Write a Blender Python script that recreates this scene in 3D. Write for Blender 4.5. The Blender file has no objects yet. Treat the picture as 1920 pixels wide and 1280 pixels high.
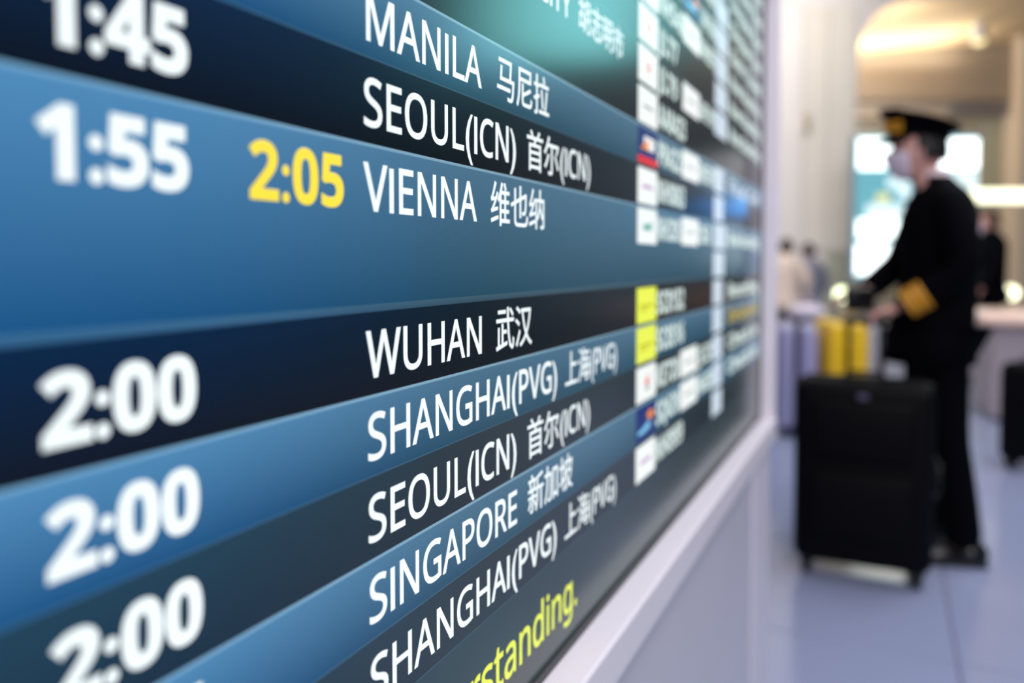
import bpy, bmesh, math, random
from mathutils import Vector, Matrix, Euler
random.seed(7)
C = bpy.context.scene.collection
R = math.radians

# ------------------------------------------------------------------ camera
F = 1500.0                       # focal length in pixels of the 1920 px wide frame
YAW, PITCH = math.atan(707 / 1500.0), math.atan(64 / 1500.0)
CAMH, H = 1.16, 0.30             # eye height, distance of the lens from the board
cam_d = bpy.data.cameras.new('camera')
cam = bpy.data.objects.new('camera', cam_d); C.objects.link(cam)
cam.location = (0, 0, CAMH); cam.rotation_euler = (math.pi / 2 - PITCH, 0, YAW)
cam_d.sensor_width = 36; cam_d.lens = F / 1920 * 36
cam_d.shift_y = -86 / 1920.0
cam_d.clip_start = 0.01
cam_d.dof.use_dof = True
cam_d.dof.focus_distance = 0.60
cam_d.dof.aperture_fstop = 2.3
bpy.context.scene.camera = cam

# ------------------------------------------------------------------ world, exposure, lights
sc = bpy.context.scene
sc.view_settings.view_transform = 'Standard'
sc.view_settings.look = 'None'
sc.view_settings.gamma = 1
sc.view_settings.use_curve_mapping = False
sc.view_settings.exposure = 0.0
w = bpy.data.worlds.new('world'); sc.world = w; w.use_nodes = True
w.node_tree.nodes['Background'].inputs[0].default_value = (0.80, 0.86, 1.0, 1)
w.node_tree.nodes['Background'].inputs[1].default_value = 0.16


def area(name, loc, size, size_y, power, col, rot=(0, 0, 0)):
    d = bpy.data.lights.new(name, 'AREA'); d.shape = 'RECTANGLE'
    d.size, d.size_y, d.energy, d.color = size, size_y, power, col
    o = bpy.data.objects.new(name, d); C.objects.link(o)
    o.location = loc; o.rotation_euler = rot
    return o


area('hall_fill_light', (1.6, 4.2, 4.3), 2.0, 4.0, 165, (.95, .95, 1))  # added overhead fill for the floor and the board's frame
area('hall_fill_light', (1.6, -1.8, 3.6), 2.5, 2.0, 190, (.97, .93, 1), (R(60), 0, R(15)))  # added fill from behind the camera, brightens the side post
area('hall_fill_light', (-2.6, 6.6, 4.3), 3.0, 2.0, 185, (1, .96, .93), (R(38), 0, R(20)))  # added fill slanting onto the white wall and the fascia
area('hall_fill_light', (-3.2, 11.2, 2.6), 3.0, 1.5, 240, (1, .96, .90), (R(165), 0, YAW))  # added fill facing upward to brighten the warm ceiling
area('hall_fill_light', (-1.5, 9.2, 4.3), 3.5, 1.5, 28, (1, .95, .90), (R(50), 0, YAW))  # weak added fill towards the far end of the hall

area('hall_fill_light', (-2.4, 11.6, 4.4), 3.5, .8, 110, (.96, .97, 1), (R(62), 0, YAW))  # added fill aimed at the back wall

# ------------------------------------------------------------------ projection helpers (layout maths)
fw = Vector((-math.sin(YAW) * math.cos(PITCH), math.cos(YAW) * math.cos(PITCH), -math.sin(PITCH)))
rt = Vector((math.cos(YAW), math.sin(YAW), 0))
up = rt.cross(fw)
O = Vector((0, 0, CAMH))


def ray(px, py):
    return fw + rt * ((px - 960) / F) - up * ((py - 554) / F)


def P(px, py, d):
    return O + ray(px, py) * d


def BY(px, py, off=0.0):          # photograph pixel -> (y, z) on the board plane
    v = ray(px, py); t = (-H + off) / v.x
    p = O + v * t
    return p.y, p.z


def floor_at(px, d):
    p = P(px, 490, d)
    return Vector((p.x, p.y, 0))


# ------------------------------------------------------------------ materials
def s2l(c):
    return tuple(((x / 12.92) if x <= .04045 else ((x + .055) / 1.055) ** 2.4) for x in c)


MATS = {}


def mat(name, col, rough=.5, metal=0., emit=None, es=1., bump=0., bscale=40., var=0., coat=0., spec=.5):
    if name in MATS: return MATS[name]
    m = bpy.data.materials.new(name); m.use_nodes = True; MATS[name] = m
    nt = m.node_tree; b = nt.nodes['Principled BSDF']
    c = s2l(col)
    b.inputs['Base Color'].default_value = (*c, 1)
    b.inputs['Roughness'].default_value = rough
    b.inputs['Metallic'].default_value = metal
    b.inputs['Coat Weight'].default_value = coat
    b.inputs['Specular IOR Level'].default_value = spec
    if emit:
        b.inputs['Emission Color'].default_value = (*s2l(emit), 1)
        b.inputs['Emission Strength'].default_value = es
    if bump or var:
        tc = nt.nodes.new('ShaderNodeTexCoord')
        n = nt.nodes.new('ShaderNodeTexNoise'); n.inputs['Scale'].default_value = bscale
        n.inputs['Detail'].default_value = 3
        nt.links.new(tc.outputs['Object'], n.inputs['Vector'])
        if bump:
            bp = nt.nodes.new('ShaderNodeBump'); bp.inputs['Strength'].default_value = bump
            bp.inputs['Distance'].default_value = .002
            nt.links.new(n.outputs['Fac'], bp.inputs['Height']); nt.links.new(bp.outputs[0], b.inputs['Normal'])
        if var:
            mx = nt.nodes.new('ShaderNodeMix'); mx.data_type = 'RGBA'
            mx.inputs[6].default_value = (*[x * (1 - var) for x in c], 1)
            mx.inputs[7].default_value = (*[min(1, x * (1 + var)) for x in c], 1)
            nt.links.new(n.outputs['Fac'], mx.inputs[0]); nt.links.new(mx.outputs[2], b.inputs['Base Color'])
    return m


BY0, BY1 = -0.35, BY(1429, 400)[0]          # the board runs from beside the camera to its far post


def screen_mat(name, top_l, bot_l, top_r, bot_r):
    """lit display picture: blue beside the camera turning slate along its length (viewing-angle shift painted in), vertical
    gradient inside every row, fine pixel lines, glossy front"""
    m = bpy.data.materials.new(name); m.use_nodes = True; nt = m.node_tree
    b = nt.nodes['Principled BSDF']; N = nt.nodes.new; L = nt.links.new
    b.inputs['Base Color'].default_value = (.004, .005, .006, 1)
    b.inputs['Roughness'].default_value = .2
    b.inputs['Specular IOR Level'].default_value = .42
    tc = N('ShaderNodeTexCoord'); sp = N('ShaderNodeSeparateXYZ'); L(tc.outputs['Generated'], sp.inputs[0])
    ge = N('ShaderNodeNewGeometry'); sg = N('ShaderNodeSeparateXYZ'); L(ge.outputs['Position'], sg.inputs[0])
    mr = N('ShaderNodeMapRange'); L(sg.outputs['Y'], mr.inputs['Value'])
    mr.inputs['From Min'].default_value = .16; mr.inputs['From Max'].default_value = .62
    mr.interpolation_type = 'SMOOTHSTEP'

    def mix(a, c, fac):
        x = N('ShaderNodeMix'); x.data_type = 'RGBA'; L(fac, x.inputs[0])
        for s, v in ((x.inputs[6], a), (x.inputs[7], c)):
            if isinstance(v, tuple): s.default_value = (*s2l(v), 1)
            else: L(v, s)
        return x.outputs[2]
    lft = mix(bot_l, top_l, sp.outputs['Z']); rgt = mix(bot_r, top_r, sp.outputs['Z'])
    col = mix(lft, rgt, mr.outputs[0])
    wv = N('ShaderNodeMath'); wv.operation = 'MULTIPLY'; L(sg.outputs['Z'], wv.inputs[0]); wv.inputs[1].default_value = 2 * math.pi / .00082
    sn = N('ShaderNodeMath'); sn.operation = 'SINE'; L(wv.outputs[0], sn.inputs[0])
    ma = N('ShaderNodeMath'); ma.operation = 'MULTIPLY_ADD'; L(sn.outputs[0], ma.inputs[0]); ma.inputs[1].default_value = .22; ma.inputs[2].default_value = 1.0
    b.inputs['Emission Strength'].default_value = 1
    L(col, b.inputs['Emission Color']); L(ma.outputs[0], b.inputs['Emission Strength'])
    return m


M_LIGHT = screen_mat('screen_blue', (.31, .55, .74), (.05, .31, .52), (.29, .44, .54), (.12, .28, .36))
M_DARK = screen_mat('screen_navy', (.0, .14, .28), (.0, .04, .11), (.04, .11, .15), (.02, .05, .07))
M_DARK2 = screen_mat('screen_slate', (.10, .25, .34), (.05, .17, .26), (.14, .19, .21), (.12, .16, .18))
M_LINE = screen_mat('screen_divider', (.50, .70, .84), (.44, .64, .80), (.54, .68, .76), (.48, .62, .70))
M_LINE2 = screen_mat('screen_divider_dim', (.22, .42, .58), (.20, .38, .54), (.24, .36, .42), (.2, .3, .36))
M_MSG = screen_mat('screen_message', (.12, .30, .40), (.12, .26, .34), (.16, .22, .24), (.17, .21, .22))
M_WHITE = mat('lit_white', (.1, .1, .1), .3, emit=(.95, .99, 1), es=1.08)
M_WHITE2 = mat('lit_soft_white', (.1, .1, .1), .3, emit=(.88, .95, .93), es=.98)
M_WHITEB = mat('lit_bluish_white', (.1, .1, .1), .3, emit=(.84, .90, .96), es=.9)
M_PLATE = mat('lit_logo_plate', (.1, .1, .1), .3, emit=(.96, .98, .97), es=1.0)
M_YEL = mat('lit_yellow', (.1, .1, .02), .3, emit=(1, .90, .28), es=1.05)
M_YELG = mat('lit_lemon', (.1, .1, .02), .3, emit=(.93, .97, .32), es=1.0)
M_YELD = mat('lit_dark_yellow', (.1, .1, .02), .3, emit=(.78, .78, .12), es=.9)
M_ORY = mat('lit_amber', (.1, .1, .02), .3, emit=(.78, .68, .12), es=.8)
M_RED = mat('lit_red', (.1, 0, 0), .3, emit=(.9, .1, .14), es=1)
M_NAVY = mat('lit_navy', (0, 0, .1), .3, emit=(.10, .20, .48), es=.8)
M_PINK = mat('lit_mauve', (.1, .1, .1), .3, emit=(.80, .62, .80), es=.9)
M_TEALM = mat('lit_sea_green', (.1, .1, .1), .3, emit=(.45, .72, .68), es=.9)
M_ORANGE = mat('lit_orange', (.1, .1, 0), .3, emit=(.95, .55, .2), es=1)
M_SKYB = mat('lit_sky_blue', (.1, .1, .1), .3, emit=(.5, .78, .95), es=1)
M_BLACKM = mat('lit_grey_mark', (.1, .1, .1), .3, emit=(.25, .3, .32), es=1)

M_FRAME = mat('satin_white_frame', (.90, .875, .905), .35, var=.02, bscale=3)
M_PANEL = mat('pale_grey_panel', (.76, .75, .80), .4, var=.03, bscale=4)
M_TRIM = mat('lavender_trim', (.84, .82, .87), .4, var=.02)
M_BEZEL = mat('black_bezel', (.05, .05, .06), .4, bump=.1)

# ------------------------------------------------------------------ object helpers


def link(name, me, m=None, parent=None):
    o = bpy.data.objects.new(name, me); C.objects.link(o)
    if m is not None:
        for x in (m if isinstance(m, (list, tuple)) else [m]): me.materials.append(x)
    if parent is not None: o.parent = parent
    return o


def bobj(name, bm, m, parent=None, smooth=False):
    me = bpy.data.meshes.new(name)
    bmesh.ops.recalc_face_normals(bm, faces=bm.faces)
    bm.to_mesh(me); bm.free()
    if smooth:
        for p in me.polygons: p.use_smooth = True
    return link(name, me, m, parent)


def box(bm, x0, x1, y0, y1, z0, z1, bevel=0., seg=2, mi=0):
    g = bmesh.ops.create_cube(bm, size=1)
    vs = g['verts']
    bmesh.ops.scale(bm, vec=(x1 - x0, y1 - y0, z1 - z0), verts=vs)
    bmesh.ops.translate(bm, vec=((x0 + x1) / 2, (y0 + y1) / 2, (z0 + z1) / 2), verts=vs)
    fs = set(f for v in vs for f in v.link_faces)
    for f in fs: f.material_index = mi
    if bevel:
        es = list(set(e for v in vs for e in v.link_edges))
        bmesh.ops.bevel(bm, geom=es, offset=bevel, segments=seg, profile=.5, affect='EDGES')
    return bm


def cyl(bm, p0, p1, r0, r1=None, seg=16, mi=0):
    r1 = r0 if r1 is None else r1
    p0, p1 = Vector(p0), Vector(p1); d = p1 - p0
    q = d.to_track_quat('Z', 'Y').to_matrix().to_4x4()
    g = bmesh.ops.create_cone(bm, cap_ends=True, segments=seg, radius1=r0, radius2=r1, depth=d.length,
                              matrix=Matrix.Translation((p0 + p1) / 2) @ q)
    for f in set(f for v in g['verts'] for f in v.link_faces): f.material_index = mi
    return bm


def tube(bm, pts, r, seg=8):
    for a, b in zip(pts[:-1], pts[1:]): cyl(bm, a, b, r, seg=seg)
    return bm


def ball(bm, c, r, seg=16, ring=10, mi=0):
    r = (r, r, r) if not hasattr(r, '__len__') else r
    g = bmesh.ops.create_uvsphere(bm, u_segments=seg, v_segments=ring, radius=1,
                                  matrix=Matrix.Translation(c) @ Matrix.Diagonal((*r, 1)))
    for f in set(f for v in g['verts'] for f in v.link_faces): f.material_index = mi
    return g['verts']


def thing(name, label, cat, loc=(0, 0, 0), rz=0., group=None):
    o = bpy.data.objects.new(name, None); C.objects.link(o); o.empty_display_size = .1
    o.location = loc; o.rotation_euler = (0, 0, rz)
    o['label'] = label; o['category'] = cat
    if group: o['group'] = group
    return o


def tag(o, label, cat, group=None):
    o['label'] = label; o['category'] = cat
    if group: o['group'] = group
    return o


def struct(o):
    o['kind'] = 'structure'; return o


# ------------------------------------------------------------------ room shell
M_TILE = mat('polished_grey_tile', (.58, .61, .73), .17, var=.06, bscale=2.5, coat=.1)
M_GROUT = mat('grout', (.38, .39, .46), .8)
fl = struct(bobj('floor', box(bmesh.new(), -8, 7, -3, 15, -.12, -.004), M_GROUT))
tb = box(bmesh.new(), -.447, .447, -.447, .447, -.006, 0, .0015, 1)
t0 = None
for i in range(-4, 5):
    for j in range(0, 14):
        x, y = -.25 + i * .9, .35 + j * .9
        q = Vector((x, y, 0)) - O
        dep = q.dot(fw)
        if dep < .8: continue
        u = 960 + F * q.dot(rt) / dep
        if not (1150 < u < 2350): continue
        if t0 is None:
            t0 = bobj('tile', tb, M_TILE, fl); t0.location = (x, y, 0)
        else:
            c = t0.copy(); C.objects.link(c); c.parent = fl; c.location = (x, y, 0)

M_WALLW = mat('warm_white_wall', (.90, .87, .85), .55, var=.03, bscale=1.5)
M_CREAM = mat('cream_wall', (.88, .85, .80), .55, var=.03, bscale=1.5)
M_SAGE = mat('sage_panel', (.70, .70, .62), .55, var=.04)
M_UNLIT = mat('unlit_fascia', (.66, .60, .53), .6, var=.05, bscale=1)  # the fascia lies unlit; that shade is put into its brown colour
M_BEIGE = mat('beige_wall', (.76, .72, .63), .6, var=.05, bscale=1)
M_PEACH = mat('peach_pillar', (.93, .86, .76), .6, var=.03)
M_CEIL = mat('warm_ceiling', (.95, .83, .66), .6, var=.03)


def hall(name, m, poly, d, thick, parent=None):
    """vertical slab facing the board's viewer; poly = outline in photo pixels at depth d"""
    bm = bmesh.new(); n = Vector((fw.x, fw.y, 0)).normalized()
    a = [P(px, py, d) for px, py in poly]
    # verticals stay vertical: keep the ground position of each point from its own pixel at eye level
    a = [Vector((P(px, 490, d).x, P(px, 490, d).y, CAMH - (py - 490) / F * d)) for px, py in poly]
    v0 = [bm.verts.new(p) for p in a]; v1 = [bm.verts.new(p + n * thick) for p in a]
    bm.faces.new(v0); bm.faces.new(v1[::-1])
    for i in range(len(a)):
        j = (i + 1) % len(a); bm.faces.new((v0[i], v1[i], v1[j], v0[j]))
    return bobj(name, bm, m, parent)


D1 = 10.0
fy = 490 + CAMH * F / D1        # floor line at that depth
arch = [(1602, fy)] + [(1602, 130)] + [(1602 + 165 * (1 - math.cos(t)), 112 - 130 * math.sin(t)) for t in [math.radians(a) for a in range(0, 91, 10)]] + [(2060, -40), (2060, -160), (1380, -160), (1380, fy)]
wl = struct(hall('wall_left', M_WALLW, arch, D1, .5))
for x0, x1 in ((1392, 1452), (1456, 1500), (1503, 1546), (1549, 1599)):
    hall('panel', M_WALLW if x1 < 1520 else M_CREAM, [(x0, 470), (x1, 470), (x1, 20), (x0, 20)], D1 - .03, .03, wl)
for x0, x1 in ((1392, 1452), (1456, 1500), (1503, 1536), (1549, 1599)):
    hall('panel', M_SAGE if x0 > 1540 else M_WALLW, [(x0, fy - 8), (x1, fy - 8), (x1, 474), (x0, 474)], D1 - .03, .03, wl)
# small bronze fitting on the wall
po = thing('wall_lamp', 'small bronze fitting high on the white wall panels, right of the board', 'wall lamp', Vector(P(1506, 232, D1 - .05)), YAW)
bm = bmesh.new(); box(bm, -.07, .07, -.04, .02, -.16, .16, .02); bobj('back_plate', bm, mat('bronze', (.62, .56, .48), .4), po)
bm = bmesh.new(); cyl(bm, (0, -.07, -.10), (0, -.07, .10), .045); bobj('lamp_shade', bm, mat('bronze_glass', (.72, .66, .58), .4), po)

D2 = 14.0
fy2 = 490 + CAMH * F / D2
wb = struct(hall('wall_back', M_BEIGE, [(1500, fy2), (1500, 96), (2060, 60), (2060, fy2)], D2, .4))
hall('panel', M_UNLIT, [(1560, 190), (1560, 100), (1910, 66), (1910, 190)], D2 - .35, .34, wb)
hall('panel', mat('pale_band', (.80, .73, .65), .6), [(1560, 226), (1560, 194), (1910, 194), (1910, 216)], D2 - .2, .2, wb)
hall('panel', mat('grey_band', (.50, .49, .50), .6), [(1775, 214), (1780, 200), (1885, 196), (1885, 214)], D2 - .3, .1, wb)
for x0, x1 in ((1842, 1872), (1875, 1902)):
    hall('panel', M_SAGE, [(x0, fy2 - 6), (x0, 226), (x1, 226), (x1, fy2 - 6)], D2 - .1, .1, wb)
struct(hall('trim_1', M_PEACH, [(1908, fy2), (1908, 20), (1960, 10), (1960, fy2)], D2 - .6, .5))
struct(bobj('wall_right', box(bmesh.new(), 6.6, 6.9, -3, 15, 0, 5.4), mat('dark_slate_wall', (.22, .28, .33), .7, var=.05)))
# warm ceiling between arch and back wall
zc = CAMH + (490 - 100) / F * D2
bm = bmesh.new()
pts = [P(1500, 490, 10.4), P(2100, 490, 10.4), P(2100, 490, D2 + .3), P(1500, 490, D2 + .3)]
zz = [zc + .02, zc + .95, zc + .72, zc - .18]
lo = [bm.verts.new((p.x, p.y, z)) for p, z in zip(pts, [4.80, 5.30, 5.05, 4.5])]
hi = [bm.verts.new((p.x, p.y, 5.9)) for p in pts]
bm.faces.new(lo); bm.faces.new(hi[::-1])
for i in range(4): bm.faces.new((lo[i], lo[(i + 1) % 4], hi[(i + 1) % 4], hi[i]))
struct(bobj('ceiling', bm, M_CEIL))


def lamp(name, label, px, py, d, wpx, hpx, col, es, shape='disc'):
    p = P(px, py, d); o = thing(name, label, 'lamp', p, YAW)
    wm, hm = wpx / F * d / 2, hpx / F * d / 2
    me = mat('glow_' + str(px), (.1, .1, .1), .4, emit=col, es=es)
    bm = bmesh.new()
    if shape == 'disc':
        ball(bm, (0, 0, 0), (wm, wm * .6, hm), 20, 12); bobj('diffuser', bm, me, o, True)
        bm = bmesh.new(); cyl(bm, (0, .02, 0), (0, wm, 0), max(wm, hm) * .9); bobj('housing', bm, mat('white_metal', (.85, .84, .82), .4), o, True)
    elif shape == 'down':
        ball(bm, (0, 0, 0), (wm, wm, hm), 20, 12); bobj('diffuser', bm, me, o, True)
        bm = bmesh.new(); cyl(bm, (0, 0, 0), (0, 0, .5), wm * 1.1); bobj('housing', bm, mat('white_metal', (.85, .84, .82), .4), o, True)
    else:
        box(bm, -wm, wm, -.05, .05, -hm, hm, hm * .5, 3); bobj('diffuser', bm, me, o, True)
        bm = bmesh.new(); box(bm, -wm, wm, .04, .14, -hm * 1.1, hm * 1.1, .01); bobj('housing', bm, mat('white_metal', (.85, .84, .82), .4), o)
    return o


lamp('wall_light', 'round white lamp glowing left of the airline pilot, above the yellow suitcase', 1580, 552, 7.5, 30, 26, (.95, 1, .80), 4)
lamp('wall_light', 'round white lamp glowing at the right edge above the counter', 1893, 549, 8.5, 34, 26, (1, 1, .85), 4)
lamp('light_bar', 'long white light bar above the distant person in black', 1890, 367, 8.5, 140, 24, (1, .99, .85), 2.6, 'bar')
lamp('downlight', 'small round downlight glowing in the warm ceiling', 1835, 76, 12.6, 22, 16, (1, .90, .66), 2.0, 'down')
# cove light washing the warm ceiling
p = P(1690, 60, 11.6)
l = bpy.data.lights.new('cove_light', 'POINT'); l.energy = 22; l.color = (1, .90, .74); l.shadow_soft_size = .25
lo_ = bpy.data.objects.new('cove_light', l); C.objects.link(lo_); lo_.location = (p.x, p.y, p.z - .25)
l2 = area('cove_light', P(1670, 118, 13.0), 2.6, .6, 26, (1, .92, .76), (math.pi, 0, YAW))

# ------------------------------------------------------------------ large advertising display behind the pilot
D3 = 9.0
k = D3 / F
dp = P(1716, 490, D3)
ad = thing('advertising_display', 'large bright white and cyan lit display on the wall behind the airline pilot', 'display', (dp.x, dp.y, 0), YAW)


def adz(py): return CAMH + (490 - py) * k
def adx(px): return (px - 1716) * k


bm = bmesh.new(); box(bm, adx(1600), adx(1832), .02, .16, adz(524), adz(254), .01); bobj('cabinet', bm, mat('display_cabinet', (.5, .55, .58), .5), ad)
bm = bmesh.new(); box(bm, adx(1603), adx(1829), -.0, .02, adz(522), adz(256)); bobj('screen', bm, mat('cyan_screen', (.1, .1, .1), .4, emit=(.45, .74, .80), es=.95), ad)
MW = mat('brilliant_white', (.2, .2, .2), .4, emit=(.95, 1, 1), es=3.2)
MWs = mat('soft_brilliant_white', (.2, .2, .2), .4, emit=(.88, .97, .99), es=1.3)


def adblk(name, x0, x1, y0, y1, m, d=0.):
    bm = bmesh.new(); box(bm, adx(x0), adx(x1), -.02 - d, -.002, adz(y1), adz(y0), .004); return bobj(name, bm, m, ad)


adblk('picture_block', 1605, 1828, 262, 318, MW)
adblk('picture_block', 1770, 1828, 322, 362, MWs)
adblk('picture_block', 1660, 1700, 335, 352, MWs)
adblk('picture_block', 1682, 1702, 352, 372, MWs)
adblk('picture_block', 1640, 1664, 364, 380, mat('pale_yellow_glow', (.2, .2, .1), .4, emit=(.95, .93, .65), es=1.1))
adblk('picture_block', 1622, 1828, 384, 420, MWs, .003)
adblk('picture_block', 1606, 1828, 412, 446, MW, .006)
adblk('picture_block', 1604, 1828, 458, 514, MW)
for sx in (1640, 1800):
    bm = bmesh.new(); box(bm, adx(sx) - .04, adx(sx) + .04, .03, .12, 0, adz(524)); bobj('leg', bm, mat('display_cabinet', (.5, .5, .5)), ad)

# unseen lit displays, added only for their glow in the board's glossy face


def added_screen(label, ang, elev, dist, wm, hm, col, es, hang):
    """ang: degrees from the board's long axis; faces the board"""
    y = dist; x = math.tan(R(ang)) * dist - 2 * H
    z = CAMH + math.tan(R(elev)) * dist / math.cos(R(ang))
    o = thing('added_display', label, 'display', (x, y, 0), R(-ang))
    bm = bmesh.new(); box(bm, -wm / 2, wm / 2, -.0, .02, z - hm / 2, z + hm / 2); bobj('screen', bm, mat('sc_%s' % ang, (.1, .1, .1), .4, emit=col, es=es), o)
    bm = bmesh.new(); box(bm, -wm / 2 - .03, wm / 2 + .03, .02, .1, z - hm / 2 - .03, z + hm / 2 + .03, .01); bobj('housing', bm, M_BEZEL, o)
    if hang:
        for s in (-1, 1):
            bm = bmesh.new(); cyl(bm, (s * wm * .35, .06, z + hm / 2), (s * wm * .35, .06, 5.0), .015); bobj('hanger', bm, M_TRIM, o)
    else:
        bm = bmesh.new(); cyl(bm, (0, .06, .02), (0, .06, z - hm / 2), .03); bobj('pole', bm, M_TRIM, o)
        bm = bmesh.new(); cyl(bm, (0, .06, 0), (0, .06, .02), .18, seg=24); bobj('base', bm, M_TRIM, o)


added_screen('added teal lit panel hung out of view for its reflection in the board', 22.4, 17.1, 9.0, 1.9, 1.15, (.50, .84, .85), 7.5, True)
added_screen('added small green lit panel on a pole, out of view, for its reflection in the board', 11.5, -2.8, 13.0, .30, .45, (.08, .85, .66), 7.0, False)

added_screen('added small blue lit panel hidden behind the airline pilot, for its reflection in the board', 8.6, 3.8, 5.93, .15, .12, (.2, .62, 1), 12, False)  # added for the blue glow near the board's far post

# ------------------------------------------------------------------ departure board
bd = thing('departure_board', 'large wall of blue lit flight departure rows in a white frame', 'departure board', (-H, 0, 0))
# everything below is in the board's own frame: x = out of the board towards the hall, y along it, z up
ks = [(-2, -80), (-1, 87), (0, 257), (2, 592), (3, 755), (4, 919), (5, 1081), (6, 1243)]
zs = [(a, BY(640, b)[1]) for a, b in ks]
n = len(zs); mk = sum(a for a, _ in zs) / n; mz = sum(z for _, z in zs) / n
RH = -sum((a - mk) * (z - mz) for a, z in zs) / sum((a - mk) ** 2 for a, _ in zs)
Z0 = mz + RH * mk


def zk(k): return Z0 - k * RH


ZB = .5 * BY(1425, 780)[1] + .5 * (BY(1003, 1280)[1] + .004)
print('row height', RH, 'Z0', Z0, 'end', BY1, 'bottom', ZB, 'kbottom', (Z0 - ZB) / RH)

FONT_CACHE = {}


def sans(s, bold):
    o = ''
    for ch in s:
        if ch == 'I' and not bold: o += ch
        elif 'A' <= ch <= 'Z': o += chr((0x1D5D4 if bold else 0x1D5A0) + ord(ch) - 65)
        elif 'a' <= ch <= 'z': o += chr((0x1D5EE if bold else 0x1D5BA) + ord(ch) - 97)
        elif '0' <= ch <= '9': o += chr((0x1D7EC if bold else 0x1D7E2) + ord(ch) - 48)
        else: o += ch
    return o


def text_mesh(s, offset=0.0, depth=.0006, res=3):
    key = (s, offset)
    if key in FONT_CACHE: return FONT_CACHE[key]
    cu = bpy.data.curves.new('t', 'FONT'); cu.body = s; cu.size = 1; cu.resolution_u = res
    cu.bevel_depth = max(offset, .001); cu.bevel_resolution = 0; cu.fill_mode = 'FRONT'
    o = bpy.data.objects.new('t', cu); C.objects.link(o)
    bpy.context.view_layer.update()
    dg = bpy.context.evaluated_depsgraph_get()
    me = bpy.data.meshes.new_from_object(o.evaluated_get(dg))
    bpy.data.objects.remove(o); bpy.data.curves.remove(cu)
    FONT_CACHE[key] = me
    return me


def text_obj(name, s, y0, y1, z0, z1, m, parent, offset=0.0, ref=None, align='box'):
    """lettering on the lit screen: fills y0..y1; z0 = baseline, z1 = height of ref glyphs"""
    bold = name in ('departure_time', 'revised_time', 'flight_number', 'remark_text'); s = sans(s, bold); ref = sans(ref, bold) if ref else ref
    src = text_mesh(s, offset)
    xs = [v.co.x for v in src.vertices]
    rf = text_mesh(ref or s, offset)
    ys = [v.co.y for v in rf.vertices]; a0, a1 = min(ys), max(ys)
    x0, x1 = min(xs), max(xs)
    me = src.copy(); me.name = name; me.materials.clear()
    zs_ = [v.co.z for v in me.vertices]; za_, zb_ = min(zs_), max(zs_)
    for v in me.vertices:
        v.co = Vector((.00012 + (v.co.z - za_) / max(1e-6, zb_ - za_) * .0002, y0 + (v.co.x - x0) / (x1 - x0) * (y1 - y0), z0 + (v.co.y - a0) / (a1 - a0) * (z1 - z0)))
    o = bpy.data.objects.new(name, me); C.objects.link(o); me.materials.append(m); o.parent = parent
    return o


def plate(name, y0, y1, z0, z1, mats, parent, marks=()):
    """rounded logo tile plus flat marks; marks = [(u0,u1,v0,v1,index,kind)] in tile fractions"""
    bm = bmesh.new()
    box(bm, .0001, .0003, y0, y1, z0, z1)
    for (u0, u1, v0, v1, mi, kind) in marks:
        ya, yb = y0 + u0 * (y1 - y0), y0 + u1 * (y1 - y0)
        za, zb = z0 + v0 * (z1 - z0), z0 + v1 * (z1 - z0)
        if kind == 'box': box(bm, .0003, .0004, ya, yb, za, zb, mi=mi)
        elif kind == 'tri':
            vs = [bm.verts.new(p) for p in ((.0005, ya, za), (.0005, yb, za), (.0005, yb, zb))]
            bm.faces.new(vs).material_index = mi
        elif kind == 'disc':
            pts = [bm.verts.new((.0005, (ya + yb) / 2 + math.cos(t) * (yb - ya) / 2, (za + zb) / 2 + math.sin(t) * (zb - za) / 2)) for t in [i * math.pi / 8 for i in range(16)]]
            bm.faces.new(pts).material_index = mi
        elif kind == 'crane':     # ring with a gap: two swept wings and a head
            cy, cz, ry, rz_ = (ya + yb) / 2, (za + zb) / 2, (yb - ya) / 2, (zb - za) / 2
            for side in (-1, 1):
                pr = None
                for i in range(9):
                    t = math.pi * (-.45 + .85 * i / 8)
                    c_ = (math.cos(t) * side, math.sin(t))
                    w_ = .35 + .25 * math.sin(i / 8 * math.pi)
                    a = bm.verts.new((.0005, cy + c_[0] * ry, cz + c_[1] * rz_)); b = bm.verts.new((.0005, cy + c_[0] * ry * w_, cz + c_[1] * rz_ * w_))
                    if pr: bm.faces.new((pr[0], a, b, pr[1])).material_index = mi
                    pr = (a, b)
    return bobj(name, bm, mats, parent)


# entries: top row k, span, colour, time, revised, name, hanzi, px of name end, hanzi start/end
E = [
    (-12, 1, 'd'), (-11, 1, 'd2'), (-10, 1, 'd'), (-9, 1, 'd2'), (-8, 1, 'd'), (-7, 1, 'd2'), (-6, 1, 'd'), (-5, 1, 'd'),
    (-4, 2, 'd'), (-2, 1, 'l'), (-1, 1, 'd'), (0, 2, 'l'), (2, 1, 'd'), (3, 1, 'l'), (4, 1, 'd2'), (5, 1, 'l'), (6, 1, 'd2')]
rows = {}
XS = -.004
for k0, span, kind in E:
    bm = bmesh.new(); box(bm, XS, 0, BY0, BY1, zk(k0 + span), zk(k0))
    r = bobj('flight_row', bm, {'l': M_LIGHT, 'd': M_DARK, 'd2': M_DARK2}[kind], bd)
    for q in range(span): rows[k0 + q] = r
    top = M_LINE if kind == 'l' else M_LINE2
    th = .038 * RH if kind == 'l' else .02 * RH
    if k0 == 2: th = .09 * RH
    bm = bmesh.new(); box(bm, -.001, .00008, BY0, BY1, zk(k0) - th * (1.0 if kind == 'l' else -.0) - (0 if kind == 'l' else 0), zk(k0) + (0 if kind == 'l' else th))
    bobj('divider_line', bm, top, r)
rows[2]['label'] = 'dark row with WUHAN at 2:00'
rows[-1]['label'] = 'dark row with SEOUL(ICN) at 1:45'
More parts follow.
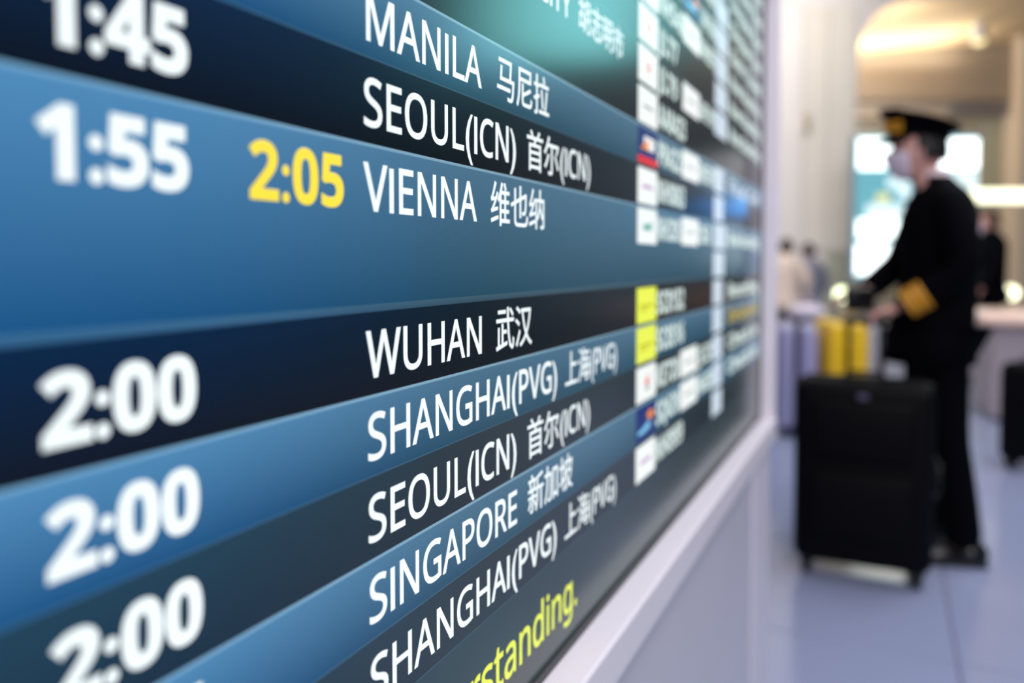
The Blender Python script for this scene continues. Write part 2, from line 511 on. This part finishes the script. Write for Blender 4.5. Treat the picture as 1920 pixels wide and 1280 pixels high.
rows[0]['label'] = 'tall light blue row with VIENNA at 1:55 and yellow 2:05'
rows[-2]['label'] = 'light blue row with MANILA'
rows[3]['label'] = 'light blue row with SHANGHAI(PVG) under WUHAN'
rows[4]['label'] = 'slate row with SEOUL(ICN) at 2:00'
rows[5]['label'] = 'light blue row with SINGAPORE'
rows[6]['label'] = 'slate row with SHANGHAI(PVG) under SINGAPORE'
rows[-4]['label'] = 'tall dark row with the city name in Chinese beside the red logos'
bm = bmesh.new(); box(bm, XS, 0, BY0, BY1, ZB + .004, zk(7))
msg = bobj('message_band', bm, M_MSG, bd)
bm = bmesh.new(); box(bm, -.001, .00008, BY0, BY1, zk(7), zk(7) + .012 * RH); bobj('divider_line', bm, M_LINE2, msg)


def pyrow(k, px):           # photo y of row fraction k at column px
    return 490 + (k - 1.4) * 165.4 * (1667 - px) / 1027.


def ycol(px, k): return BY(px, pyrow(k, px))[0]


def lat(s, k, px0, px1, name='destination_name', m=M_WHITE, off=.012, b=.80, t=.225):
    return text_obj(name, s, ycol(px0, k + .5), ycol(px1, k + .5), zk(k + b), zk(k + t), m, rows[k], off, 'H')


def han(s, k, px0, px1, m=M_WHITE):
    return text_obj('chinese_name', s, ycol(px0, k + .5), ycol(px1, k + .5), zk(k + .835), zk(k + .135), m, rows[k], .006, '首' if '(' in s else None)


NM = 686
lat('MANILA', -2, NM, 903); han('马尼拉', -2, 932, 1029)
lat('SEOUL(ICN)', -1, NM - 4, 967); han('首尔(ICN)', -1, 988, 1106)
lat('VIENNA', 0, NM - 5, 894); han('维也纳', 0, 920, 1020)
lat('WUHAN', 2, NM, 903); han('武汉', 2, 930, 997)
lat('SHANGHAI(PVG)', 3, NM + 4, 1044); han('上海(PVG)', 3, 1060, 1156)
lat('SEOUL(ICN)', 4, NM + 5, 968); han('首尔(ICN)', 4, 989, 1105)
lat('SINGAPORE', 5, NM + 7, 969); han('新加坡', 5, 990, 1073)
lat('SHANGHAI(PVG)', 6, NM + 9, 1043); han('上海(PVG)', 6, 1059, 1154)
lat('HO CHI MINH CITY', -4, NM - 4, 1070); han('胡志明市', -4, 1085, 1168)
for k_, s in ((-1, '1:45'), (0, '1:55'), (2, '2:00'), (3, '2:00'), (4, '2:00'), (5, '2:05')):
    lx, rx = {-1: (64, 356), 0: (62, 358), 2: (70, 372), 3: (80, 378), 4: (90, 384), 5: (100, 390)}[k_]
    text_obj('departure_time', s, ycol(lx + 4, k_ + .5), ycol(rx - 4, k_ + .5), zk(k_ + .80), zk(k_ + .21), M_WHITE, rows[k_], .026, '0')
text_obj('departure_time', '1:30', ycol(62, -1.5), ycol(352, -1.5), zk(-2 + .80), zk(-2 + .21), M_WHITE, rows[-2], .026, '0')
text_obj('revised_time', '2:05', ycol(467, .5), ycol(644, .5), zk(.80), zk(.20), M_YEL, rows[0], .010, '0')

# message
text_obj('message_text', 'understanding.', BY(712, 1460)[0], BY(1081, 1135)[0], zk(8.32), zk(7.52), M_YELG, msg, .012, 'd')

# airline columns
A0, A1, B0, B1 = ycol(1196, -1.5), ycol(1232, -1.5), ycol(1279, -1.5), ycol(1310, -1.5)
N0, G0, G1, RM0 = ycol(1234, -1.5), ycol(1339, -1.5), ycol(1362, -1.5), ycol(1368, -1.5)
FL = {  # row: (logo kind, number, second logo?, second number)
    -12: ('w', 'JL723', 0, 0), -11: ('w', 'NH811', 1, 'TG689'), -10: ('w', 'OZ177', 0, 0), -9: ('w', 'NH851', 1, 'SQ633'),
    -8: ('w', 'JL041', 1, 'BA4601'), -7: ('w', 'NH211', 2, 'UA7936'), -6: ('m', 'NH5481', 1, 'NH857'), -5: ('r', 'JL77', 0, 0),
    -4: ('r', 'JL79', 1, 'AF5191'), -3: ('w', 'AA8423', 0, 0), -2: ('p', 'PR422', 1, 'NH5319'), -1: ('m', 'NH0863', 0, 0),
    0: ('t', 'NH205', 1, 'OS8'), 2: ('y', 'SC8152', 0, 0), 3: ('y', 'SC8516', 0, 0), 4: ('c', 'KE720', 1, 'JL521'),
    5: ('o', 'SQ639', 1, 'NH629'), 6: ('m', 'NH0959', 0, 0)}
SPEC = {
    'w': ([M_PLATE, M_BLACKM], ((.25, .75, .46, .52, 1, 'box'),)),
    'r': ([M_PLATE, M_RED], ((.38, .62, .34, .66, 1, 'crane'),)),
    'm': ([M_PLATE, M_PINK], ((.22, .78, .44, .54, 1, 'box'), (.3, .5, .5, .6, 1, 'tri'))),
    't': ([M_PLATE, M_TEALM], ((.28, .72, .38, .56, 1, 'box'), (.5, .72, .56, .66, 1, 'tri'))),
    'n': ([M_NAVY, M_ORANGE, M_PLATE], ((.5, .9, .4, .8, 1, 'disc'),)),
    'p': ([M_NAVY, M_PLATE, M_RED, M_ORANGE], ((.3, .85, .42, .78, 1, 'box'), (.12, .5, .40, .72, 3, 'tri'), (.4, .6, .5, .7, 2, 'box'), (0, 1, 0, .2, 2, 'box'))),
    'y': ([M_YELG, M_YELD], ((.15, .8, .44, .52, 1, 'box'), (.15, .55, .34, .39, 1, 'box'))),
    'c': ([M_PLATE, M_RED, M_BLACKM], ((.4, .62, .5, .75, 1, 'tri'), (.44, .6, .28, .55, 2, 'tri'), (.46, .62, .42, .6, 1, 'disc'))),
    'o': ([M_NAVY, M_SKYB, M_ORANGE], ((.05, .7, .25, .5, 1, 'tri'), (.55, .9, .5, .78, 2, 'disc'), (.1, .5, .2, .32, 1, 'box'))),
}
for k_, (kd, num, two, num2) in FL.items():
    r = rows[k_]; ms, mk_ = SPEC[kd]
    plate('airline_logo', A0, A1, zk(k_ + .95), zk(k_ + .06), ms, r, mk_)
    wn = (ycol(1284, -1.5) - N0) / 6.0 * len(num)
    text_obj('flight_number', num, N0, N0 + wn, zk(k_ + .82), zk(k_ + .2), M_WHITE2, r, .012, 'H')
    if two:
        ms, mk_ = SPEC['w']
        if two == 2: ms, mk_ = SPEC['o']
        plate('airline_logo', B0, B1, zk(k_ + .90), zk(k_ + .08), ms, r, mk_)
        y_ = B1 + (G0 - B1) * .05
        text_obj('flight_number', num2, y_, G0 - (G0 - B1) * (.03 if len(num2) > 4 else .25), zk(k_ + .80), zk(k_ + .2), M_WHITE2, r, .012, 'H')
    if k_ != -3: plate('gate_box', G0, G1 if k_ in (0, -5, -4, -3, -6, -7, -8) else G0 + (G1 - G0) * .75, zk(k_ + .93), zk(k_ + .07), [M_WHITEB, M_BLACKM], r)
plate('gate_box', G0, G0 + (G1 - G0) * .85, zk(1.93), zk(1.07), [M_WHITEB], rows[1])
RE = BY1 - .06
for k_, s, m in ((-12, 'Departed', M_WHITE2), (-11, 'Departed', M_WHITE2), (-10, 'Departed', M_WHITE2), (-9, 'Departed', M_WHITE2),
                 (-8, 'Departed', M_WHITE2), (-7, 'Gate Closed', M_WHITE2), (-6, 'Now Boarding', M_WHITE2), (-5, 'Now Boarding', M_WHITE2),
                 (-4, 'Now Boarding', M_WHITE2), (-2, 'Final Call', M_WHITEB), (0, 'Now Boarding', M_WHITE2), (2, 'Boarding', M_WHITE2),
                 (3, 'Delayed', M_ORY), (4, 'Check-in', M_WHITE2), (5, 'Check-in', M_WHITE2)):
    text_obj('remark_text', s, RM0, RE, zk(k_ + .80), zk(k_ + .25), m, rows[k_], .014, 'H')

# cabinet, bezel and white surround
YE = BY1
box_ = lambda nm, m, *a, bevel=0., **kw: bobj(nm, box(bmesh.new(), *a, bevel, 3), m, bd, **kw)
ZT = zk(-12)
box_('cabinet', M_BEZEL, -.16, -.005, BY0, YE + .03, ZB - .02, ZT + .05)
box_('bezel', M_BEZEL, -.004, .003, BY0, YE, ZB - .006, ZB + .004)
box_('bezel', M_BEZEL, -.004, .003, YE - .004, YE + .001, ZB - .006, ZT)
# ledge: pixel measurements at the far corner give 4 cm projection, 5 cm front face
PR = .040
zf = ZB - .006
box_('ledge', M_FRAME, -.02, PR, BY0, YE + .035, zf - .052, zf - .0, bevel=.004)
box_('side_post', M_FRAME, -.02, PR - .003, YE + .001, YE + .034, zf - .01, ZT + .05, bevel=.004)
box_('top_rail', M_FRAME, -.02, PR, BY0, YE + .035, ZT, ZT + .06, bevel=.004)
ypan = BY(1412, 1000, .022)[0]
box_('lower_panel', M_PANEL, -.16, .020, BY0, ypan, .06, zf - .052, bevel=.001)
box_('corner_trim', M_TRIM, -.16, .024, ypan, YE + .03, .0, zf - .052, bevel=.003)
box_('plinth', mat('grey_plinth', (.45, .45, .48), .5), -.16, .012, BY0, ypan, 0, .06)

# ------------------------------------------------------------------ organic helpers


def skin_mesh(name, verts, edges, m, parent, sub=2, root=0):
    """verts: (x,y,z,rx,ry)"""
    me = bpy.data.meshes.new(name); me.from_pydata([v[:3] for v in verts], edges, [])
    o = bpy.data.objects.new(name, me); C.objects.link(o)
    o.modifiers.new('s', 'SKIN')
    sv = me.skin_vertices[0].data
    for i, v in enumerate(verts):
        sv[i].radius = (v[3], v[4] if len(v) > 4 else v[3]); sv[i].use_root = (i == root)
    sb = o.modifiers.new('u', 'SUBSURF'); sb.levels = sub; sb.render_levels = sub
    dg = bpy.context.evaluated_depsgraph_get(); dg.update()
    m2 = bpy.data.meshes.new_from_object(o.evaluated_get(dg))
    bpy.data.objects.remove(o)
    m2.name = name
    for p in m2.polygons: p.use_smooth = True
    m2.materials.clear()
    return link(name, m2, m, parent)


def chain(vs, start=0):
    return [(start + i, start + i + 1) for i in range(len(vs) - 1)]


SKIN = mat('skin', (.80, .60, .55), .5, bump=.1, bscale=200)
MASK = mat('face_mask', (.86, .80, .86), .7, bump=.1)
CLOTH = mat('black_wool', (.012, .014, .03), .85, bump=.3, bscale=300, spec=.06)
HAIR = mat('dark_hair', (.06, .05, .05), .6, bump=.4, bscale=150)
GOLD = mat('gold_braid', (.86, .60, .14), .45, metal=.0, bump=.3, bscale=200)


def head_parts(root, hx, hz, skin=SKIN, hair=HAIR, mask=True, hy=0., long_hair=False):
    """head faces local +x; ellipsoid reshaped with brow, nose, chin; returns bmesh-based pieces"""
    bm = bmesh.new()
    vs = ball(bm, (0, 0, 0), 1, 28, 20)
    for v in vs:
        x, y, z = v.co
        sx, sy, sz = .098, .077, .118
        if z < 0: sy *= 1 + .22 * z; 
        if z < -.2 and x < .2: sx *= 1 + .45 * (z + .2)
        X, Y, Z = x * sx, y * sy, z * sz
        if x > .6 and abs(y) < .28 and -.35 < z < .12: X += .022 * (1 - abs(y) / .28) * (1 - abs(z + .2) / .4)
        if x > .5 and .05 < z < .28 and .2 < abs(y) < .55: X -= .006
        v.co = (hx + X, hy + Y, hz + Z)
    hd = bobj('head', bm, skin, root, True)
    for s in (-1, 1):
        bm = bmesh.new(); ball(bm, (hx + .080, hy + s * .032, hz + .012), (.012, .014, .009), 12, 8)
        bobj('eye', bm, mat('eye_dark', (.08, .06, .06), .2), hd, True)
        bm = bmesh.new(); ball(bm, (hx - .008, hy + s * .076, hz - .008), (.017, .008, .030), 12, 8)
        bobj('ear', bm, skin, hd, True)
    bm = bmesh.new(); ball(bm, (hx + .086, hy, hz - .062), (.012, .022, .006), 12, 8)
    bobj('mouth', bm, mat('lips', (.62, .36, .36), .5), hd, True)
    # hair shell
    bm = bmesh.new(); vs = ball(bm, (0, 0, 0), 1, 28, 20)
    kill = [v for v in vs if (v.co.x > .35 and v.co.z < .42) or (v.co.z < (-.95 if long_hair else -.38) + max(0, v.co.x) * 1.2)]
    bmesh.ops.delete(bm, geom=kill, context='VERTS')
    for v in bm.verts:
        v.co = (hx - .006 + v.co.x * .107, hy + v.co.y * .088, hz + .006 + v.co.z * .124)
    bmesh.ops.solidify(bm, geom=bm.faces[:], thickness=.008)
    bobj('hair', bm, hair, root, True)
    if mask:
        bm = bmesh.new(); vs = ball(bm, (0, 0, 0), 1, 28, 20)
        kill = [v for v in vs if v.co.x < .25 or v.co.z > .0 or v.co.z < -.93]
        bmesh.ops.delete(bm, geom=kill, context='VERTS')
        for v in bm.verts:
            X = v.co.x * .112 + (.014 if abs(v.co.y) < .3 else .0)
            v.co = (hx + X, hy + v.co.y * .080, hz + v.co.z * .122)
        bmesh.ops.solidify(bm, geom=bm.faces[:], thickness=.003)
        mk = bobj('face_mask', bm, MASK, root, True)
        for s in (-1, 1):
            bm = bmesh.new(); tube(bm, [(hx + .03, hy + s * .077, hz - .03), (hx - .012, hy + s * .086, hz - .012)], .0005, 6)
            bobj('ear_loop', bm, MASK, mk)
    return hd


def hand_mesh(root, wrist, direction, curl, side, skin=SKIN, nm='hand'):
    """five separate fingers curling down from the palm"""
    d = Vector(direction).normalized(); upv = Vector((0, 0, 1)); lat_ = d.cross(upv).normalized() * side
    dn = lat_.cross(d) * side
    if dn.z > 0: dn = -dn
    w0 = Vector(wrist)
    V = [(*w0, .026, .020), (*(w0 + d * .045), .036, .018), (*(w0 + d * .082), .037, .016)]
    E_ = [(0, 1), (1, 2)]
    for i, ln in enumerate((.070, .080, .074, .058)):
        o0 = w0 + d * .082 + lat_ * (.027 - .018 * i)
        a = len(V); dirv = d.copy(); pt = o0
        V.append((*(o0 + d * .008), .0095)); E_.append((2, a))
        for j in range(3):
            ang = curl * (j + .6)
            dv = (d * math.cos(ang) + dn * math.sin(ang))
            pt = pt + dv * ln * (.42, .33, .28)[j]
            V.append((*pt, .0090 - .0008 * j)); E_.append((len(V) - 2, len(V) - 1))
    a = len(V)
    b0 = w0 + d * .03 + lat_ * .032
    V += [(*b0, .015), (*(b0 + d * .028 + lat_ * .018 + dn * .012), .012), (*(b0 + d * .056 + lat_ * .010 + dn * .026), .010)]
    E_ += [(0, a), (a, a + 1), (a + 1, a + 2)]
    return skin_mesh(nm, V, E_, skin, root, 2)


def person(label, loc, rz, h, pose, top=CLOTH, bottom=CLOTH, hair=HAIR, mask=True, long_hair=False, coat_len=.0, scale_w=1., group=None):
    t = thing('person', label, 'person', loc, rz, group)
    S = h / 1.70
    t.scale = (S, S, S)
    g = pose
    hx, hz = g['head']
    sh = g.get('sh', 1.41); shx = g.get('shx', -.02)
    # body: one continuous surface under the clothes
    V = [(-.02, 0, .95, .13, .10), (g.get('chx', -.02), 0, 1.12, .12, .09), (shx, 0, 1.30, .14, .10), (shx + .005, 0, 1.40, .06, .05),
         ((hx + shx) / 2 + .0, 0, 1.49, .052, .052), (hx - .01, 0, hz - .03, .055, .055)]
    E_ = chain(V)
    for s, key in ((1, 'L'), (-1, 'R')):
        a = len(V); el, wr = g['arm' + key]
        V += [(shx, s * .13, sh - .08, .05, .05), (*el, .036, .036), (*wr, .027, .024)]
        E_ += [(3, a), (a, a + 1), (a + 1, a + 2)]
        a = len(V); kn, an = g['leg' + key]
        V += [(-.02, s * .09, .86, .085, .085), (*kn, .058, .058), (*an, .036, .036), (an[0] + .06, an[1], .040, .026, .022)]
        E_ += [(0, a), (a, a + 1), (a + 1, a + 2), (a + 2, a + 3)]
    skin_mesh('body', V, E_, SKIN, t, 2)
    head_parts(t, hx, hz, hair=hair, mask=mask, long_hair=long_hair)
    # jacket
    hem = g.get('hem', .76)
    bm = bmesh.new(); prev = None; K = 28; hc = g.get('hemx', -.02)
    b_ = g.get('bulk', 1.)
    prof = [(hem, hc, .160, .190), (hem + .006, hc, .172, .202), (.86, hc, .160, .190), (.98, -.015, .142, .172), (1.12, g.get('chx', -.02), .140, .172), (1.25, shx + .01, .146, .188),
            (1.34, shx, .138, .192), (1.40, shx, .118, .172), (1.44, shx, .092, .130), (1.468, shx + .008, .072, .088), (1.495, shx + .022, .063, .067), (1.494, shx + .022, .053, .057)]
    for (z_, cx_, rx_, ry_) in prof:
        ring = []
        for i_ in range(K):
            a_ = 2 * math.pi * i_ / K
            fold = 1 + .02 * math.sin(5 * a_ + z_ * 9)
            ring.append(bm.verts.new((cx_ + math.cos(a_) * rx_ * b_ * fold, math.sin(a_) * ry_ * scale_w * fold, z_)))
        if prev:
            for i_ in range(K): bm.faces.new((prev[i_], prev[(i_ + 1) % K], ring[(i_ + 1) % K], ring[i_]))
        prev = ring
    jk = bobj('jacket', bm, top, t, True)
    for s, key in ((1, 'L'), (-1, 'R')):
        el, wr = g['arm' + key]
        mid = [(el[i] + wr[i]) / 2 for i in range(3)]
        we = [wr[i] + (el[i] - wr[i]) * .06 for i in range(3)]
        um = [(shx + el[0]) / 2, s * .19 * .5 + el[1] * .5, (sh - .02 + el[2]) / 2]
        JV = [(shx, s * .12, sh - .045, .075, .075), (shx, s * .17, sh - .06, .078, .078), (*um, .070, .070), (*el, .066, .066), (*mid, .060, .060), (*we, .054, .054)]
        skin_mesh('sleeve', JV, chain(JV), top, jk, 2)
    # trousers
    TV = [(-.02, 0, .96, .155, .12)]; TE = []
    for s, key in ((1, 'L'), (-1, 'R')):
        a = len(TV); kn, an = g['leg' + key]
        TV += [(-.02, s * .085, .84, .105, .105), ((kn[0] - .02) / 2, s * .09, .66, .092, .092), (*kn, .074, .074), ((kn[0] + an[0]) / 2, (kn[1] + an[1]) / 2, .28, .074, .074), (an[0], an[1], .045, .074, .074)]
        TE += [(0, a), (a, a + 1), (a + 1, a + 2), (a + 2, a + 3), (a + 3, a + 4)]
    skin_mesh('trousers', TV, TE, bottom, t, 2)
    for s, key in ((1, 'L'), (-1, 'R')):
        an = g['leg' + key][1]
        x0, y0 = an[0], an[1]
        bm = bmesh.new()
        box(bm, x0 - .075, x0 + .185, y0 - .045, y0 + .045, 0, .018, .004)
        ball(bm, (x0 + .09, y0 + s * .005, .030), (.100, .048, .046)); ball(bm, (x0 - .02, y0, .04), (.066, .050, .062))
        bobj('shoe', bm, mat('black_leather', (.03, .03, .035), .3), t, True)
        el, wr = g['arm' + key]
        dd = Vector(wr) - Vector(el)
        hd_ = g.get('hand' + key)
        hand_mesh(t, Vector(wr), hd_ or dd, g.get('curl', .45), s)
    return t


# ------------------------------------------------------------------ pilot
pd = 3.18
pl = floor_at(1748, pd)
pose = dict(head=(.062, 1.592), shx=-.02, sh=1.44, chx=-.03, hemx=.01, hem=.76,
            armL=((-.05, .25, 1.12), (.155, .20, .985)), armR=((.07, -.23, 1.15), (.235, -.07, 1.03)),
            legL=((-.045, .12, .47), (-.10, .14, .09)), legR=((-.0, -.09, .48), (-.02, -.10, .09)),
            handL=(1, .0, -.25), handR=(1, .1, -.15), curl=.6)
pilot = person('airline pilot in black uniform, peaked cap and white mask standing behind the black suitcase', (pl.x, pl.y, 0), YAW + math.pi - R(14), 1.70, pose)
hx, hz = pose['head']
# peaked cap: band, gold badge, crown raised at the front, visor
cap = None
bm = bmesh.new()
g = bmesh.ops.create_cone(bm, cap_ends=True, segments=32, radius1=1, radius2=1, depth=1)
for v in g['verts']:
    v.co = (hx - .005 + v.co.x * .112, v.co.y * .093, hz + .085 + v.co.z * .055 + v.co.x * .012)
cap = bobj('cap', bm, CLOTH, pilot, True)
bm = bmesh.new()
vs = ball(bm, (0, 0, 0), 1, 32, 12)
for v in vs:
    x, y, z = v.co
    v.co = (hx - .004 + x * .150, y * .135, hz + .122 + z * (.024 if z > 0 else .034) + x * .040 + (.006 if x > .6 else 0))
bobj('cap_crown', bm, CLOTH, cap, True)
bm = bmesh.new(); rings = []
for i in range(13):
    a = R(-70 + 140 * i / 12)
    rings.append([bm.verts.new((hx + math.cos(a) * .108, math.sin(a) * .090, hz + .055 + .012 * math.cos(a))),
                  bm.verts.new((hx + math.cos(a) * .108 + .052 * math.cos(a) ** .6, math.sin(a) * .094, hz + .040))])
for a, b in zip(rings[:-1], rings[1:]): bm.faces.new((a[0], a[1], b[1], b[0]))
bmesh.ops.solidify(bm, geom=bm.faces[:], thickness=.004)
bobj('visor', bm, mat('glossy_black', (.03, .03, .03), .15), cap, True)
bm = bmesh.new()
for r_, zq in ((.116, .074), (.116, .100)):
    pr = None
    for i in range(17):
        a = R(-48 + 96 * i / 16)
        q = [bm.verts.new((hx - .004 + math.cos(a) * r_, math.sin(a) * .097, hz + zq + dz + .012 * math.cos(a))) for dz in (-.010, .010)]
        if pr: bm.faces.new((pr[0], q[0], q[1], pr[1]))
        pr = q
bobj('gold_band', bm, GOLD, cap, True)
bm = bmesh.new(); ball(bm, (hx + .118, 0, hz + .105), (.010, .026, .024), 14, 10); bobj('cap_badge', bm, GOLD, cap, True)
# gold sleeve stripes
for key, s in (('L', 1),):
    el, wr = [Vector(q) for q in pose['arm' + key]]
    d = (wr - el).normalized()
    for i in range(4):
        c = wr - d * (.030 + .021 * i)
        bm = bmesh.new(); cyl(bm, c - d * .008, c + d * .008, .0560, seg=24)
        bobj('sleeve_stripe', bm, GOLD, pilot, True)
# white shirt collar and mask-side cuff
bm = bmesh.new(); cyl(bm, (.0, 0, 1.455), (.016, 0, 1.515), .066, .060, 24); bobj('shirt_collar', bm, mat('white_cotton', (.86, .78, .80), .8), pilot, True)
# what the far hand holds: thin black document case
case_p = pilot.matrix_world if False else None
ca = thing('document_wallet', 'small black wallet held in front of the airline pilot', 'wallet', tuple(P(1612, 562, 3.10)), YAW)
bm = bmesh.new(); box(bm, -.055, .055, -.02, .02, -.045, .05, .012, 3); bobj('cover', bm, mat('black_leather', (.03, .03, .035), .3), ca, True)
bm = bmesh.new(); box(bm, -.035, .035, -.024, -.018, -.008, .008, .002); bobj('strap', bm, mat('glossy_black', (.03, .03, .03), .15), ca)

# ------------------------------------------------------------------ luggage


def suitcase(label, loc, rz, W, D, HH, shell, handle_h=.0, ridges=5, group=None, zip_m=None):
    t = thing('suitcase', label, 'suitcase', loc, rz, group)
    WH = .055
    zip_m = zip_m or mat('black_zip', (.05, .05, .05), .6)
    for nm, y0, y1 in (('front_shell', -D / 2, -.006), ('back_shell', .006, D / 2)):
        bm = bmesh.new(); box(bm, -W / 2, W / 2, y0, y1, WH, HH, min(.045, D * .22), 4); so = bobj(nm, bm, shell, t, True)
        for i in range(ridges):
            x = -W / 2 + W * (i + 1) / (ridges + 1)
            yy = y0 if nm[0] == 'f' else y1
            bm = bmesh.new(); box(bm, x - .008, x + .008, yy - .004, yy + .004, WH + .07, HH - .07, .003, 2); bobj('ridge', bm, shell, so, True)
    bm = bmesh.new(); box(bm, -W / 2 + .004, W / 2 - .004, -.008, .008, WH + .004, HH - .004, .006, 2); bobj('zip', bm, zip_m, t)
    for sx in (-1, 1):
        for sy in (-1, 1):
            bm = bmesh.new(); x, y = sx * (W / 2 - .045), sy * (D / 2 - .05)
            cyl(bm, (x - .012, y, .026), (x + .012, y, .026), .026, seg=20)
            wv = bobj('wheel', bm, mat('rubber', (.04, .04, .04), .6), t, True)
            bm = bmesh.new(); box(bm, x - .018, x + .018, y - .018, y + .018, .036, WH + .006, .004); bobj('wheel_fork', bm, zip_m, wv)
    bm = bmesh.new(); tube(bm, [(-.07, 0, HH - .004), (-.06, 0, HH + .022), (.06, 0, HH + .022), (.07, 0, HH - .004)], .008, 10)
    bobj('carry_handle', bm, zip_m, t, True)
    bm = bmesh.new(); tube(bm, [(W / 2 - .004, 0, HH * .42), (W / 2 + .018, 0, HH * .45), (W / 2 + .018, 0, HH * .6), (W / 2 - .004, 0, HH * .63)], .008, 10)
    bobj('side_handle', bm, zip_m, t, True)
    if handle_h:
        bm = bmesh.new()
        for sx in (-1, 1): cyl(bm, (sx * .06, D / 2 - .035, HH - .02), (sx * .06, D / 2 - .035, handle_h), .007, seg=12)
        th = bobj('telescopic_handle', bm, mat('dark_metal', (.12, .12, .14), .3, .6), t, True)
        bm = bmesh.new(); box(bm, -.075, .075, D / 2 - .048, D / 2 - .022, handle_h - .01, handle_h + .018, .008, 3); bobj('grip', bm, zip_m, th, True)
    return t


M_BLKCASE = mat('black_nylon', (.012, .012, .025), .6, bump=.4, bscale=400, spec=.1)
sp = floor_at(1625, 2.95)
big = suitcase('large black suitcase standing on the tiles in front of the airline pilot', (sp.x, sp.y, 0), R(0),   .465, .27, .725, M_BLKCASE, .93, 0)
for z0, z1 in ((.16, .40), (.45, .66)):
    bm = bmesh.new(); box(bm, -.17, .17, -.155, -.130, z0, z1, .015, 3); bobj('front_pocket', bm, M_BLKCASE, big, True)
bm = bmesh.new(); box(bm, -.018, .018, -.160, -.150, .67, .69, .003); bobj('badge', bm, mat('grey_badge', (.35, .33, .42), .4, .5), big)

q = floor_at(1577, 5.5)
suitcase('yellow hard-shell suitcase with a dark zip, behind the black suitcase', (q.x, q.y, 0), YAW + R(82), .44, .27, .76, mat('yellow_shell', (.97, .78, .12), .3, coat=.3), 0, 3)
q = floor_at(1497, 5.4)
suitcase('lavender grey ridged suitcase between the board and the yellow suitcase', (q.x, q.y, 0), YAW + R(70), .44, .24, .74, mat('lavender_shell', (.66, .65, .80), .3, coat=.3), 0, 4)
q = floor_at(1461, 5.9)
suitcase('silver suitcase partly behind the white post of the board', (q.x, q.y, 0), YAW + R(85), .42, .22, .72, mat('silver_shell', (.60, .60, .72), .3, coat=.3), 0, 4)
q = floor_at(1640, 5.7)
suitcase('light grey suitcase right of the yellow suitcase', (q.x, q.y, 0), YAW + R(80), .42, .22, .72, mat('grey_shell', (.66, .66, .70), .4), 0, 4)
# white bag on top of the lavender case
q = P(1512, 600, 5.4)
bt = thing('travel_bag', 'white soft bag lying on top of the lavender grey suitcase', 'bag', (q.x, q.y, .766), YAW)
bm = bmesh.new(); vs = ball(bm, (0, 0, .055), (.125, .09, .055), 20, 14)
for v in vs: v.co.z = max(0, v.co.z)
bobj('pouch', bm, mat('white_bag', (.88, .84, .88), .8, bump=.3), bt, True)
bm = bmesh.new(); tube(bm, [(-.06, 0, .09), (-.04, 0, .14), (.04, 0, .14), (.06, 0, .09)], .006, 8); bobj('handle', bm, MASK, bt, True)
q = P(1617, 600, 5.6)
bt = thing('travel_bag', 'cream pouch lying between the yellow and light grey suitcases, on the yellow one', 'bag', (q.x - .07, q.y, .788), YAW)
bm = bmesh.new(); vs = ball(bm, (0, 0, .04), (.085, .07, .04), 20, 14)
for v in vs: v.co.z = max(0, v.co.z)
bobj('pouch', bm, mat('cream_bag', (.86, .82, .72), .8, bump=.3), bt, True)
bm = bmesh.new(); tube(bm, [(-.04, 0, .06), (-.03, 0, .1), (.03, 0, .1), (.04, 0, .06)], .005, 8); bobj('handle', bm, MASK, bt, True)
# dark case at the right edge
q = floor_at(1948, 4.4)
suitcase('black suitcase cut by the right edge beside the grey counter', (q.x, q.y, 0), R(-25), .30, .22, .60, M_BLKCASE, 0, 2)

# ------------------------------------------------------------------ people further off
stand = dict(head=(.02, 1.56), armL=((-.04, .26, 1.14), (.10, .24, .92)), armR=((-.04, -.26, 1.14), (.08, -.24, .90)),
             legL=((.01, .10, .48), (-.01, .11, .09)), legR=((.0, -.10, .48), (-.03, -.11, .09)), hem=.78)
q = floor_at(1853, 7.5)
person('distant person in black standing right of the airline pilot under the light bar', (q.x, q.y, 0), YAW + math.pi - R(20), 1.66,
       dict(stand, armR=((-.02, -.36, 1.26), (.12, -.20, 1.02))), hair=mat('brown_hair', (.35, .22, .16), .6, bump=.3))
q = floor_at(1474, 8.6)
person('distant person with dark hair and cream jacket beside the white wall', (q.x, q.y, 0), YAW + R(70), 1.42, dict(stand),
       top=mat('cream_jacket', (.84, .76, .70), .8, bump=.2), bottom=mat('charcoal_cloth', (.22, .22, .26), .8), mask=False)
q = floor_at(1517, 9.0)
person('distant person in grey with dark hair, right of the cream jacket', (q.x, q.y, 0), YAW + R(110), 1.38, dict(stand),
       top=mat('grey_jacket', (.50, .49, .54), .8, bump=.2), bottom=mat('charcoal_cloth', (.22, .22, .26), .8), mask=False)

# ------------------------------------------------------------------ counter at the right edge
q = floor_at(1925, 6.0)
ct = thing('service_counter', 'grey service counter with warm light painted into its pale top at the right edge', 'counter', (q.x, q.y, 0), YAW - R(20))
bm = bmesh.new(); box(bm, -.28, .5, -.35, .35, .02, .70, .02); bobj('body', bm, mat('counter_grey', (.62, .58, .60), .5), ct)
bm = bmesh.new(); box(bm, -.36, .56, -.42, .42, .70, .79, .03, 3); bobj('counter_top', bm, mat('warm_lit_top', (.98, .84, .76), .3), ct, True)  # warm light on the top is painted in as peach
bm = bmesh.new(); box(bm, -.26, .48, -.33, .33, 0, .03); bobj('plinth', bm, M_BEZEL, ct)
